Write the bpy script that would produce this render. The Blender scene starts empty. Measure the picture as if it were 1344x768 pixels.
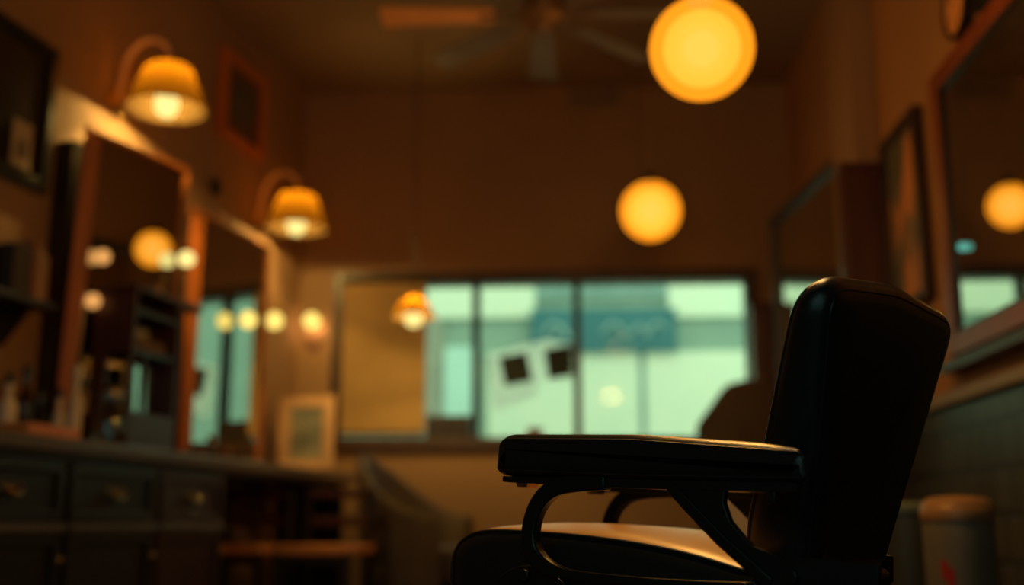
import bpy, bmesh, math, random
from math import sin, cos, pi, radians, atan, tan
from mathutils import Vector as V, Matrix
random.seed(7)
COL = bpy.context.scene.collection

# ------------------------------------------------------------------ camera
FPX = 1480.0
PITCH = atan(306 / FPX)
YAW = atan(88 * cos(PITCH) / FPX)
H = 0.60
CAM = V((0, 0, H))
_R = V((cos(YAW), sin(YAW), 0))
_F = V((-sin(YAW) * cos(PITCH), cos(YAW) * cos(PITCH), sin(PITCH)))
_U = _R.cross(_F)
cd = bpy.data.cameras.new('camera')
cam = bpy.data.objects.new('camera', cd)
COL.objects.link(cam)
cam.location = CAM
cam.rotation_euler = (pi / 2 + PITCH, 0, YAW)
cd.sensor_width = 36
cd.lens = 36 * FPX / 1344
cd.clip_start = 0.02
cd.dof.use_dof = True
cd.dof.focus_distance = 1.66
cd.dof.aperture_fstop = 1.5
bpy.context.scene.camera = cam

# where the line of sight through a photo point meets a wall, height or distance (used only to measure the room)
def sight(px, py):
    return _F + _R * ((px - 672) / FPX) - _U * ((py - 384) / FPX)
def on_plane(px, py, p0, n):
    d = sight(px, py)
    return CAM + d * ((p0 - CAM).dot(n) / d.dot(n))
def onY(px, py, y): return on_plane(px, py, V((0, y, 0)), V((0, 1, 0)))
def onX(px, py, x): return on_plane(px, py, V((x, 0, 0)), V((1, 0, 0)))
def onZ(px, py, z): return on_plane(px, py, V((0, 0, z)), V((0, 0, 1)))

YFAR, YBACK, XR, ZC = 7.5, -1.6, 1.47, 3.62
LW = radians(9)                                   # the left wall runs 9 degrees off square
LE = V((sin(LW), cos(LW), 0)); LN = V((cos(LW), -sin(LW), 0))
LO = V((-1.90, YFAR, 0)) - LE * 7.5
def onL(px, py, d):                               # -> (distance from wall, along wall, height)
    w = on_plane(px, py, LO + LN * d, LN)
    return V((d, (w - LO).dot(LE), w.z))
LM = Matrix.Translation(LO) @ Matrix.Rotation(-LW, 4, 'Z')   # left-wall frame: x out of wall, y along it

# ------------------------------------------------------------------ materials
MATS = {}
def base(name):
    m = bpy.data.materials.new(name); m.use_nodes = True
    nt = m.node_tree
    return m, nt, nt.nodes['Principled BSDF'], nt.nodes['Material Output']
def mat(name, c, rough=.5, c2=None, scale=8, stretch=(1, 1, 1), metal=0, bump=0, bscale=60, spec=.5, coat=0, emit=None, es=0, trans=0, alpha=1, thin=0):
    if name in MATS: return MATS[name]
    m, nt, b, out = base(name)
    b.inputs['Roughness'].default_value = rough
    b.inputs['Metallic'].default_value = metal
    b.inputs['Specular IOR Level'].default_value = spec
    b.inputs['Coat Weight'].default_value = coat
    b.inputs['Transmission Weight'].default_value = trans
    tc = nt.nodes.new('ShaderNodeTexCoord')
    mp = nt.nodes.new('ShaderNodeMapping'); mp.inputs['Scale'].default_value = stretch
    nt.links.new(tc.outputs['Object'], mp.inputs['Vector'])
    n = nt.nodes.new('ShaderNodeTexNoise'); n.inputs['Scale'].default_value = scale; n.inputs['Detail'].default_value = 5
    nt.links.new(mp.outputs['Vector'], n.inputs['Vector'])
    r = nt.nodes.new('ShaderNodeValToRGB')
    c2 = c2 or tuple(x * .75 for x in c)
    r.color_ramp.elements[0].position = .3; r.color_ramp.elements[1].position = .7
    r.color_ramp.elements[0].color = (*c2, 1); r.color_ramp.elements[1].color = (*c, 1)
    nt.links.new(n.outputs['Fac'], r.inputs['Fac'])
    nt.links.new(r.outputs['Color'], b.inputs['Base Color'])
    if bump:
        n2 = nt.nodes.new('ShaderNodeTexNoise'); n2.inputs['Scale'].default_value = bscale; n2.inputs['Detail'].default_value = 6
        nt.links.new(tc.outputs['Object'], n2.inputs['Vector'])
        bp = nt.nodes.new('ShaderNodeBump'); bp.inputs['Strength'].default_value = bump; bp.inputs['Distance'].default_value = .004
        nt.links.new(n2.outputs['Fac'], bp.inputs['Height']); nt.links.new(bp.outputs['Normal'], b.inputs['Normal'])
    if emit:
        b.inputs['Emission Color'].default_value = (*emit, 1); b.inputs['Emission Strength'].default_value = es
    if thin:                                     # thin sheet: part of the light comes through
        t = nt.nodes.new('ShaderNodeBsdfTranslucent'); nt.links.new(r.outputs['Color'], t.inputs['Color'])
        mx = nt.nodes.new('ShaderNodeMixShader'); mx.inputs['Fac'].default_value = thin
        nt.links.new(b.outputs[0], mx.inputs[1]); nt.links.new(t.outputs[0], mx.inputs[2]); nt.links.new(mx.outputs[0], out.inputs[0])
    MATS[name] = m
    return m
def wood(name, c, c2, rough=.4, stretch=(6, 6, .6)):
    return mat(name, c, rough, c2, scale=4, stretch=stretch, bump=.15, bscale=40)
def glow(name, c, s, transparent=0.0):
    if name in MATS: return MATS[name]
    m, nt, b, out = base(name)
    nt.nodes.remove(b)
    e = nt.nodes.new('ShaderNodeEmission'); e.inputs['Color'].default_value = (*c, 1); e.inputs['Strength'].default_value = s
    if transparent:
        t = nt.nodes.new('ShaderNodeBsdfTransparent')
        mx = nt.nodes.new('ShaderNodeMixShader'); mx.inputs['Fac'].default_value = transparent
        nt.links.new(e.outputs[0], mx.inputs[1]); nt.links.new(t.outputs[0], mx.inputs[2]); nt.links.new(mx.outputs[0], out.inputs[0])
    else:
        nt.links.new(e.outputs[0], out.inputs[0])
    MATS[name] = m
    return m
def glassmat(name, tint=(.95, .97, .95), gl=.08, rough=0.0):
    if name in MATS: return MATS[name]
    m, nt, b, out = base(name); nt.nodes.remove(b)
    t = nt.nodes.new('ShaderNodeBsdfTransparent'); t.inputs['Color'].default_value = (*tint, 1)
    g = nt.nodes.new('ShaderNodeBsdfGlossy'); g.inputs['Roughness'].default_value = rough
    mx = nt.nodes.new('ShaderNodeMixShader'); mx.inputs['Fac'].default_value = gl
    nt.links.new(t.outputs[0], mx.inputs[1]); nt.links.new(g.outputs[0], mx.inputs[2]); nt.links.new(mx.outputs[0], out.inputs[0])
    MATS[name] = m
    return m
def shademat(name, c, f=.6):
    m, nt, b, out = base(name); nt.nodes.remove(b)
    t = nt.nodes.new('ShaderNodeBsdfTranslucent'); t.inputs['Color'].default_value = (*c, 1)
    d = nt.nodes.new('ShaderNodeBsdfDiffuse'); d.inputs['Color'].default_value = (.048, .029, .012, 1)
    mx = nt.nodes.new('ShaderNodeMixShader'); mx.inputs['Fac'].default_value = f
    nt.links.new(d.outputs[0], mx.inputs[1]); nt.links.new(t.outputs[0], mx.inputs[2]); nt.links.new(mx.outputs[0], out.inputs[0])
    return m
def mirrormat():
    m, nt, b, out = base('mirror silver')
    b.inputs['Metallic'].default_value = 1; b.inputs['Roughness'].default_value = .02
    n = nt.nodes.new('ShaderNodeTexNoise'); n.inputs['Scale'].default_value = 2
    r = nt.nodes.new('ShaderNodeValToRGB')
    r.color_ramp.elements[0].color = (.60, .62, .58, 1); r.color_ramp.elements[1].color = (.72, .74, .70, 1)
    nt.links.new(n.outputs['Fac'], r.inputs['Fac']); nt.links.new(r.outputs['Color'], b.inputs['Base Color'])
    return m
def tilemat():
    m, nt, b, out = base('dark glazed tile')
    tc = nt.nodes.new('ShaderNodeTexCoord'); sp = nt.nodes.new('ShaderNodeSeparateXYZ'); cb = nt.nodes.new('ShaderNodeCombineXYZ')
    nt.links.new(tc.outputs['Object'], sp.inputs[0])
    nt.links.new(sp.outputs['Y'], cb.inputs['X']); nt.links.new(sp.outputs['Z'], cb.inputs['Y'])
    br = nt.nodes.new('ShaderNodeTexBrick'); br.offset = .5
    br.inputs['Scale'].default_value = 1; br.inputs['Brick Width'].default_value = .16; br.inputs['Row Height'].default_value = .16
    br.inputs['Mortar Size'].default_value = .011; br.inputs['Color1'].default_value = (.050, .058, .052, 1)
    br.inputs['Color2'].default_value = (.028, .034, .032, 1); br.inputs['Mortar'].default_value = (.004, .005, .005, 1)
    nt.links.new(cb.outputs[0], br.inputs['Vector']); nt.links.new(br.outputs['Color'], b.inputs['Base Color'])
    b.inputs['Roughness'].default_value = .35
    bp = nt.nodes.new('ShaderNodeBump'); bp.inputs['Strength'].default_value = .4; bp.invert = True; bp.inputs['Distance'].default_value = .004
    nt.links.new(br.outputs['Fac'], bp.inputs['Height']); nt.links.new(bp.outputs['Normal'], b.inputs['Normal'])
    return m

M_PLASTER = mat('brown plaster', (.31, .170, .088), .75, (.26, .142, .073), scale=1.5, bump=.1, bscale=30)
M_GLOWPLASTER = mat('plaster with lamp glow painted in', (.40, .19, .07), .75, (.33, .155, .058), scale=1.5, bump=.1, bscale=30)  # brown plaster made more orange to imitate the lamp glow
M_CEIL = mat('brown ceiling paint', (.24, .15, .09), .8, (.20, .125, .075), scale=1.2)
M_FLOOR = wood('dark floor boards', (.075, .042, .024), (.04, .022, .013), .35, (8, .5, 8))
M_REDWOOD = wood('red brown wood', (.24, .055, .014), (.14, .032, .009), .38)
M_DARKWOOD = wood('dark stained wood', (.030, .016, .010), (.014, .008, .006), .38)
M_MAROON = wood('maroon wood', (.075, .018, .012), (.045, .011, .008), .4)
M_ORANGEWOOD = wood('honey wood', (.75, .28, .08), (.55, .19, .05), .4)
M_FRAMEWOOD = wood('orange brown frame wood', (.58, .16, .025), (.42, .11, .018), .4)
M_BLACK = mat('black lacquer', (.008, .009, .010), .3)
M_LEATHER = mat('black leather', (.0100, .0140, .0145), .30, (.008, .011, .0115), scale=20, bump=.10, bscale=420, spec=.40)
def seatmat():  # tan mixed into upward faces imitates warm sheen on black leather
    m = M_LEATHER.copy(); m.name = 'black leather with painted sheen'
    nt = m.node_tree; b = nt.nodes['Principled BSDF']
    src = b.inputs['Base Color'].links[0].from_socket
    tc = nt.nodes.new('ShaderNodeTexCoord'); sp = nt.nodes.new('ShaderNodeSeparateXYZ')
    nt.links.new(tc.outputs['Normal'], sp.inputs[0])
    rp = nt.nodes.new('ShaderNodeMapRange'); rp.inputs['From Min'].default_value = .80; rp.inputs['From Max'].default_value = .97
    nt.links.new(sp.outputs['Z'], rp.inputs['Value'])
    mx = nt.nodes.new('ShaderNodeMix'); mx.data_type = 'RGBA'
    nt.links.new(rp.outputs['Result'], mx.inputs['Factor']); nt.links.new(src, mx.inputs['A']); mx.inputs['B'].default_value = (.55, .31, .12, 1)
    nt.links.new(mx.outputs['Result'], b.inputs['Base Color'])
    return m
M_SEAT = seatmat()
M_STITCH = mat('black piping', (.010, .012, .012), .45)
M_FRAMEMETAL = mat('dark enamelled metal', (.020, .021, .020), .36, (.016, .017, .016), scale=30, metal=.5, bump=.05, bscale=200)
M_STEEL = mat('worn steel', (.30, .26, .21), .35, (.2, .17, .14), metal=1, scale=12)
M_BRASS = mat('aged brass', (.40, .25, .10), .35, (.25, .15, .06), metal=1, scale=14)
M_BRONZE = mat('dark bronze', (.30, .17, .09), .5, metal=.6)
M_ARM = mat('tan bronze arm', (.85, .54, .32), .5, (.75, .46, .27))
M_MIRROR = mirrormat()
M_GLASS = glassmat('window glass', (.93, .97, .95), .003)
M_PICGLASS = glassmat('picture glass', (.95, .95, .95), .04)
M_BOTTLE = glassmat('clear bottle glass', (.82, .86, .82), .10, .02)
M_AMBER = glassmat('brown bottle glass', (.30, .13, .04), .10, .02)
M_TILE = tilemat()
M_CREAM = mat('cream enamel', (.75, .62, .45), .45)
M_WHITE = mat('off white enamel', (.20, .19, .16), .45)
M_PAPER = mat('paper', (.97, .97, .90), .8, (.93, .93, .86), thin=.92)
M_COUNTER = mat('dark polished counter', (.125, .082, .055), .3, (.085, .056, .038), scale=6, stretch=(4, .6, 4), coat=.3)
M_SHADE = shademat('amber glass shade', (.064, .0255, .0013), .5)
M_BULB = glow('warm bulb', (1.0, .80, .26), 1.35)
M_BULBSMALL = glow('warm small bulb', (1.0, .72, .16), 1.5)
M_BULBAMBER = glow('amber bulb', (1.0, .45, .12), .85)
M_GLOBE = glow('amber globe shell', (1.0, .30, .010), 1.6, .42)
M_GLOBE2 = glow('amber globe inner shell', (1.0, .54, .07), 2.0, .62)
M_GLOBE3 = glow('amber globe middle shell', (1.0, .60, .12), 1.3, .70)
M_GLOBECORE = glow('globe filament glow', (1.0, .68, .20), 1.3)
M_FABRIC = mat('grey brown upholstery', (.085, .052, .034), .75, bump=.2, bscale=200)
M_TAN = mat('tan roller blind', (.58, .36, .16), .8, (.48, .29, .12), scale=3, thin=.42)

# ------------------------------------------------------------------ mesh helpers
def BM(): return bmesh.new()
def box(bm, x0, x1, y0, y1, z0, z1, M=None):
    vs = [bm.verts.new(((M @ V(c)) if M else c)) for c in ((x0, y0, z0), (x1, y0, z0), (x1, y1, z0), (x0, y1, z0), (x0, y0, z1), (x1, y0, z1), (x1, y1, z1), (x0, y1, z1))]
    for f in ((3, 2, 1, 0), (4, 5, 6, 7), (0, 1, 5, 4), (1, 2, 6, 5), (2, 3, 7, 6), (3, 0, 4, 7)):
        bm.faces.new([vs[i] for i in f])
    return bm
def lathe(bm, prof, c=(0, 0, 0), seg=32, M=None):
    rings = []
    for r, z in prof:
        if r < 1e-5:
            p = V((c[0], c[1], c[2] + z)); rings.append([bm.verts.new(M @ p if M else p)])
        else:
            ring = []
            for i in range(seg):
                a = 2 * pi * i / seg
                p = V((c[0] + r * cos(a), c[1] + r * sin(a), c[2] + z)); ring.append(bm.verts.new(M @ p if M else p))
            rings.append(ring)
    for a, b in zip(rings, rings[1:]):
        for i in range(seg):
            j = (i + 1) % seg
            if len(a) == 1 and len(b) == 1: continue
            if len(a) == 1: bm.faces.new((a[0], b[j], b[i]))
            elif len(b) == 1: bm.faces.new((a[i], a[j], b[0]))
            else: bm.faces.new((a[i], a[j], b[j], b[i]))
    return bm
def ball(bm, r, c, seg=32, n=16):
    return lathe(bm, [(r * sin(pi * i / n) if 0 < i < n else 0, -r * cos(pi * i / n)) for i in range(n + 1)], c, seg)
def smoothpath(pts, n=8):
    pts = [V(p) for p in pts]; out = []
    for i in range(len(pts) - 1):
        p0, p1, p2, p3 = pts[max(i - 1, 0)], pts[i], pts[i + 1], pts[min(i + 2, len(pts) - 1)]
        for k in range(n):
            t = k / n
            out.append(.5 * ((2 * p1) + (p2 - p0) * t + (2 * p0 - 5 * p1 + 4 * p2 - p3) * t * t + (3 * p1 - p0 - 3 * p2 + p3) * t ** 3))
    return out + [pts[-1]]
def tube(bm, pts, r, seg=10):
    pts = [V(p) for p in pts]; rings = []; up = V((0.123, .31, .94))
    for i, p in enumerate(pts):
        t = (pts[min(i + 1, len(pts) - 1)] - pts[max(i - 1, 0)]).normalized()
        a = t.cross(up)
        if a.length < .05: a = t.cross(V((1, 0, 0)))
        a.normalize(); b = t.cross(a); up = b if False else up
        rr = r[i] if isinstance(r, (list, tuple)) else r
        rings.append([bm.verts.new(p + a * rr * cos(2 * pi * k / seg) + b * rr * sin(2 * pi * k / seg)) for k in range(seg)])
    for A, B in zip(rings, rings[1:]):
        for k in range(seg): bm.faces.new((A[k], A[(k + 1) % seg], B[(k + 1) % seg], B[k]))
    bm.faces.new(rings[0][::-1]); bm.faces.new(rings[-1])
    return bm
def rounded(poly, r, n=5):
    """polygon with every corner filleted; r is a number or one radius per corner"""
    out = []; N = len(poly)
    for i in range(N):
        p, a, b = V(poly[i]), V(poly[i - 1]), V(poly[(i + 1) % N])
        rr = r[i] if isinstance(r, (list, tuple)) else r
        if rr <= 0: out.append(p); continue
        u, w = (a - p), (b - p); lu, lw = u.length, w.length; u.normalize(); w.normalize()
        ang = u.angle(w); d = min(rr / tan(ang / 2), lu * .48, lw * .48)
        s, e = p + u * d, p + w * d
        for k in range(n + 1):
            t = k / n; out.append((1 - t) ** 2 * s + 2 * t * (1 - t) * p + t * t * e)
    return out
def inset(poly, d):
    N = len(poly); out = []
    area = sum(poly[i].x * poly[(i + 1) % N].y - poly[(i + 1) % N].x * poly[i].y for i in range(N)); s = 1 if area > 0 else -1
    for i in range(N):
        t = poly[(i + 1) % N] - poly[i - 1]
        n = V((-t.y, t.x)).normalized() * s
        out.append(poly[i] + n * d)
    return out
def cushion(bm, outline, levels, fn):
    """skin rings of a 2D outline through (depth, inset) levels; fn(a, b, depth) -> local point"""
    rings = []
    for dep, ins in levels:
        rings.append([bm.verts.new(fn(p.x, p.y, dep)) for p in inset(outline, ins)])
    N = len(outline)
    for A, B in zip(rings, rings[1:]):
        for k in range(N): bm.faces.new((A[k], A[(k + 1) % N], B[(k + 1) % N], B[k]))
    bm.faces.new(rings[0][::-1]); bm.faces.new(rings[-1])
    return rings
def prism(bm, outline, d0, d1, fn):
    a = [bm.verts.new(fn(p[0], p[1], d0)) for p in outline]; b = [bm.verts.new(fn(p[0], p[1], d1)) for p in outline]
    N = len(a)
    for k in range(N): bm.faces.new((a[k], a[(k + 1) % N], b[(k + 1) % N], b[k]))
    bm.faces.new(a[::-1]); bm.faces.new(b)
    return bm
def strap(bm, path, th, d0, d1, fn):
    """flat bar following a 2D path, th = in-plane thickness per point"""
    L, Rr = [], []
    for i, p in enumerate(path):
        t = (path[min(i + 1, len(path) - 1)] - path[max(i - 1, 0)]).normalized(); n = V((-t.y, t.x))
        h = (th[i] if isinstance(th, list) else th) / 2
        L.append(p + n * h); Rr.append(p - n * h)
    quads = [[bm.verts.new(fn(a.x, a.y, d0)), bm.verts.new(fn(b.x, b.y, d0)), bm.verts.new(fn(b.x, b.y, d1)), bm.verts.new(fn(a.x, a.y, d1))] for a, b in zip(L, Rr)]
    for A, B in zip(quads, quads[1:]):
        for k in range(4): bm.faces.new((A[k], A[(k + 1) % 4], B[(k + 1) % 4], B[k]))
    bm.faces.new(quads[0][::-1]); bm.faces.new(quads[-1])
    return bm

def obj(name, bm, m, parent=None, smooth=True, bevel=0.0, sub=0, local=False, solid=0):
    bmesh.ops.recalc_face_normals(bm, faces=bm.faces)
    me = bpy.data.meshes.new(name); bm.to_mesh(me); bm.free()
    o = bpy.data.objects.new(name, me); COL.objects.link(o)
    me.materials.append(m)
    if parent is not None:
        o.parent = parent
        if not local: o.matrix_parent_inverse = mw(parent).inverted()
    if solid:
        s = o.modifiers.new('solid', 'SOLIDIFY'); s.thickness = solid; s.offset = 0
    if bevel:
        b = o.modifiers.new('bevel', 'BEVEL'); b.width = bevel; b.segments = 3; b.limit_method = 'ANGLE'; b.angle_limit = radians(40)
    if smooth:
        for p in me.polygons: p.use_smooth = True
        me.set_sharp_from_angle(angle=radians(42))
    return o
def mw(o):
    b = o.matrix_basis
    return (mw(o.parent) @ o.matrix_parent_inverse @ b) if o.parent else b
def tag(o, label=None, cat=None, group=None, kind=None):
    if label: o['label'] = label
    if cat: o['category'] = cat
    if group: o['group'] = group
    if kind: o['kind'] = kind
    return o
def thing(name, label, cat, loc=(0, 0, 0), rz=0, group=None):
    o = bpy.data.objects.new(name, None); COL.objects.link(o)
    o.location = loc; o.rotation_euler = (0, 0, rz); o.empty_display_size = .1
    return tag(o, label, cat, group)
def lthing(name, label, cat, p, group=None):       # a thing in the left-wall frame, p = (out, along, height)
    return thing(name, label, cat, LM @ V(p), -LW, group)
def struct(name, bm, m, parent=None, **k):
    o = obj(name, bm, m, parent, **k); o['kind'] = 'structure'; return o
def copy_tree(o, parent=None):
    c = o.copy(); COL.objects.link(c)
    if parent is not None: c.parent = parent
    for ch in list(o.children): copy_tree(ch, c)
    return c
def lamp(p, col, w, r=.03):
    l = bpy.data.lights.new('lamp_light', 'POINT'); l.color = col; l.energy = w; l.shadow_soft_size = r
    o = bpy.data.objects.new('lamp_light', l); COL.objects.link(o); o.location = p
    return o
WARM = (1.0, .55, .19)
WARM2 = (1.0, .65, .16)
WARM3 = (1.0, .47, .10)

# ================================================================== ROOM
WX0, WX1 = onY(447, 470, YFAR).x, onY(985, 470, YFAR).x
WZ1 = onY(715, 369, YFAR).z; WZ0 = onY(715, 578, YFAR).z
bm = BM()
box(bm, -4.2, WX0, YFAR, YFAR + .2, 0, ZC); box(bm, WX1, 2.2, YFAR, YFAR + .2, 0, ZC)
box(bm, WX0, WX1, YFAR, YFAR + .2, 0, WZ0); box(bm, WX0, WX1, YFAR, YFAR + .2, WZ1, ZC)
struct('wall_far', bm, M_PLASTER, smooth=False)
bm = BM(); box(bm, -.15, 0, -2.0, 7.75, 0, ZC, LM); struct('wall_left', bm, M_PLASTER, smooth=False)
bm = BM(); box(bm, XR, XR + .15, YBACK, YFAR + .2, 0, ZC); struct('wall_right', bm, M_GLOWPLASTER, smooth=False)
bm = BM(); box(bm, -4.2, 2.2, YBACK - .15, YBACK, 0, ZC); struct('wall_back', bm, M_PLASTER, smooth=False)
bm = BM(); box(bm, -4.2, 2.2, YBACK - .15, YFAR + .2, -.1, 0); struct('floor', bm, M_FLOOR, smooth=False)
bm = BM(); box(bm, -4.2, 2.2, YBACK - .15, YFAR + .2, ZC, ZC + .1); struct('ceiling', bm, M_CEIL, smooth=False)
# pier on the right wall
PY0 = onX(1146, 60, XR).y; PX = onY(1110, 60, PY0).x
bm = BM(); box(bm, PX, XR, PY0, PY0 + .42, 0, ZC); struct('trim_1', bm, M_PLASTER, smooth=False, bevel=.01)
# tiled dado, rail above it and the plain band between
zt = onX(1290, 520, XR).z
bm = BM(); box(bm, XR - .02, XR, YBACK, PY0, 0, zt); struct('trim_2', bm, M_TILE, smooth=False)
M_RAIL = mat('painted dado rail', (.26, .20, .13), .5)
za = onX(1290, 517, XR - .05).z; zb = onX(1290, 497, XR - .05).z
bm = BM(); box(bm, XR - .05, XR, YBACK, PY0, za, zb); struct('trim_3', bm, M_RAIL, bevel=.008)

# window in the far wall
wf = BM()
fw = .05
for a in ((WX0 - .06, WX1 + .06, WZ1 - .012, WZ1 + .07), (WX0 - .06, WX1 + .06, WZ0 - .07, WZ0 + .02), (WX0 - .06, WX0 + .02, WZ0, WZ1), (WX1 - .02, WX1 + .06, WZ0, WZ1)):
    box(wf, a[0], a[1], YFAR - .04, YFAR + .12, a[2], a[3])
M_WINFRAME = wood('dark window timber', (.07, .03, .015), (.04, .018, .01), .4)
win = struct('window_1', wf, M_WINFRAME, smooth=False, bevel=.006)
MXs = [onY(624, 470, YFAR).x, onY(758, 470, YFAR).x]
for mx in MXs:
    b = BM(); box(b, mx - .027, mx + .027, YFAR + .02, YFAR + .10, WZ0 + .02, WZ1 - .01); obj('mullion', b, M_BLACK, win, smooth=False, bevel=.005)
eds = [WX0 + .02, MXs[0] - .027, MXs[0] + .027, MXs[1] - .027, MXs[1] + .027, WX1 - .02]
for i in range(3):
    b = BM(); box(b, eds[2 * i], eds[2 * i + 1], YFAR + .055, YFAR + .06, WZ0 + .02, WZ1 - .01); obj('pane', b, M_GLASS, win, smooth=False)

# ================================================================== STREET OUTSIDE
bm = BM(); box(bm, -14, 14, YFAR + .2, 24, -.3, -.05); struct('street', bm, mat('street asphalt', (.30, .36, .33), .9), smooth=False)
YB = 12.0
bld = thing('shop_building', 'pale green shopfront across the street, seen through the wide far window', 'building', (0, YB, -.05))
M_FAC = mat('pale green render', (.34, .46, .36), .85, (.29, .40, .32), scale=2)
M_BRIGHT = mat('white lit shop panel', (.92, .95, .72), .8, (.84, .92, .70), scale=2)
M_BRIGHT2 = mat('pale mint panel', (.62, .88, .76), .8, (.55, .8, .70), scale=2)
M_SIGN = mat('teal shop sign', (.055, .20, .22), .6, (.045, .17, .19), scale=3)
M_GAP = mat('grey green door gap', (.30, .45, .40), .8)
bm = BM(); box(bm, -8, 8, YB, YB + .3, -.05, 3.62); obj('facade', bm, M_FAC, bld, smooth=False)
def fac(name, x0, x1, y0, y1, m, dy=.05):
    a, c = onY(x0, y1, YB - dy), onY(x1, y0, YB - dy)
    b = BM(); box(b, a.x, c.x, YB - dy, YB - .001, a.z, c.z); return obj(name, b, m, bld, smooth=False)
fac('upper_panel', 552, 702, 340, 418, M_BRIGHT); fac('upper_panel', 878, 1040, 340, 416, M_BRIGHT)
fac('fascia', 702, 878, 372, 392, M_GAP, .04)
sg = fac('shop_sign', 697, 887, 404, 462, M_SIGN, .12)
for q in ((712, 440, 726, 424, 742, 436), (724, 448, 738, 430, 748, 446), (790, 438, 806, 424, 822, 440), (826, 440, 840, 428, 852, 442), (850, 436, 862, 424, 874, 432)):
    mk = BM(); tube(mk, smoothpath([onY(q[0], q[1], YB - .13), onY(q[2], q[3], YB - .13), onY(q[4], q[5], YB - .13)], 6), .022, 6)
    obj('sign_mark', mk, mat('pale sign paint', (.32, .5, .46), .7), sg)
fac('shop_window', 640, 757, 462, 600, M_BRIGHT); fac('shop_window', 764, 838, 462, 600, M_BRIGHT); fac('shop_window', 850, 1040, 460, 600, M_BRIGHT)
fac('door_panel', 582, 622, 455, 560, M_BRIGHT2); fac('door_gap', 838, 850, 462, 600, M_GAP, .03)
fac('door_panel', 400, 552, 340, 620, mat('brown porch wall', (.30, .24, .15), .85), .06)  # plain brown panel at the left of the shopfront
fac('door_gap', 552, 582, 418, 600, mat('grey stone jamb', (.42, .42, .32), .85), .04)

# ================================================================== BARBER CHAIR (hero)
TH = radians(38); LEAN = radians(16)
fv = V((-cos(TH), sin(TH), 0)); lv = V((sin(TH), cos(TH), 0))
B0 = onY(1056, 748, 1.62)
DZ = H - .68
ORG = V((B0.x, B0.y, 0)) + fv * .25 + lv * .13
chair = thing('barber_chair', 'black leather barber chair with padded armrests, seen side-on in sharp focus', 'barber chair', ORG, math.atan2(fv.y, fv.x))
def cl(u, z, v): return V((u - .25, .13 - v, z + DZ))
def P(name, bm, m, parent=chair, **k): return obj(name, bm, m, parent, local=True, **k)
# backrest: outline in (across, up) of its leaning back face
out = rounded([V((.005, -.012)), V((-.097, .392)), V((.115, .412)), V((.352, .398)), V((.262, -.012))], [.03, .05, .4, .045, .035], 8)
dense = []
for i, p in enumerate(out):
    q = out[(i + 1) % len(out)]; n = max(1, int((q - p).length / .03))
    for k in range(n): dense.append(p.lerp(q, k / n))
bz = B0.z - H + .68
def backfn(a, s, d):
    k = 1 - .46 * max(0, s - .04) / .33 - .16 * max(0, (s - .32) / .08) ** 2
    dd = d * k
    f_, u_ = dd * cos(LEAN) - s * sin(LEAN), s * cos(LEAN) + dd * sin(LEAN)
    return cl(f_, bz + u_, a)
lev = [(-.009, .027), (-.0045, .017), (.001, .008), (.008, .002), (.016, -.001), (.035, -.005), (.055, -.007), (.075, -.005), (.090, .001), (.100, .009), (.107, .019), (.112, .028)]
bm = BM(); rings = cushion(bm, dense, lev, backfn)
back = P('backrest', bm, M_LEATHER)
bm = BM(); rp = [backfn(p.x, p.y, .001) for p in inset(dense, .0085)]; tube(bm, rp + [rp[0]], .0018, 8); P('piping', bm, M_STITCH, back)
bm = BM(); rp = [backfn(p.x, p.y, .094) for p in inset(dense, .0035)]; tube(bm, rp + [rp[0]], .0024, 8); P('piping', bm, M_STITCH, back)
# seat cushion: side profile swept across
prof = [V(q) for q in ((.02, .520), (.02, .612), (.06, .6245), (.14, .643), (.23, .657), (.33, .667), (.42, .672), (.50, .675), (.548, .672), (.583, .660), (.603, .640), (.611, .612), (.609, .575), (.595, .535), (.56, .51), (.30, .505))]
sp = []
pp = smoothpath([(p.x, p.y, 0) for p in prof] + [(prof[0].x, prof[0].y, 0)], 5)[:-1]
sp = [V((p.x, p.y)) for p in pp]
def seatfn(a, b, d):
    return cl(a, b + .010 * (1 - ((d - .13) / .215) ** 2) * (b > .6), d)
lev = [(-.088, .050), (-.085, .030), (-.080, .014), (-.072, .005), (-.060, .001), (-.03, 0), (.02, 0), (.08, 0), (.13, 0), (.18, 0), (.24, 0), (.29, 0), (.32, .001), (.332, .005), (.340, .014), (.345, .03), (.348, .05)]
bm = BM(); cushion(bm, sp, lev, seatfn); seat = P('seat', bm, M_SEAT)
bm = BM(); rp = [seatfn(p.x, p.y, -.072) for p in inset(sp, .004)]; tube(bm, rp + [rp[0]], .0025, 8); P('piping', bm, M_STITCH, seat)
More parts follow.
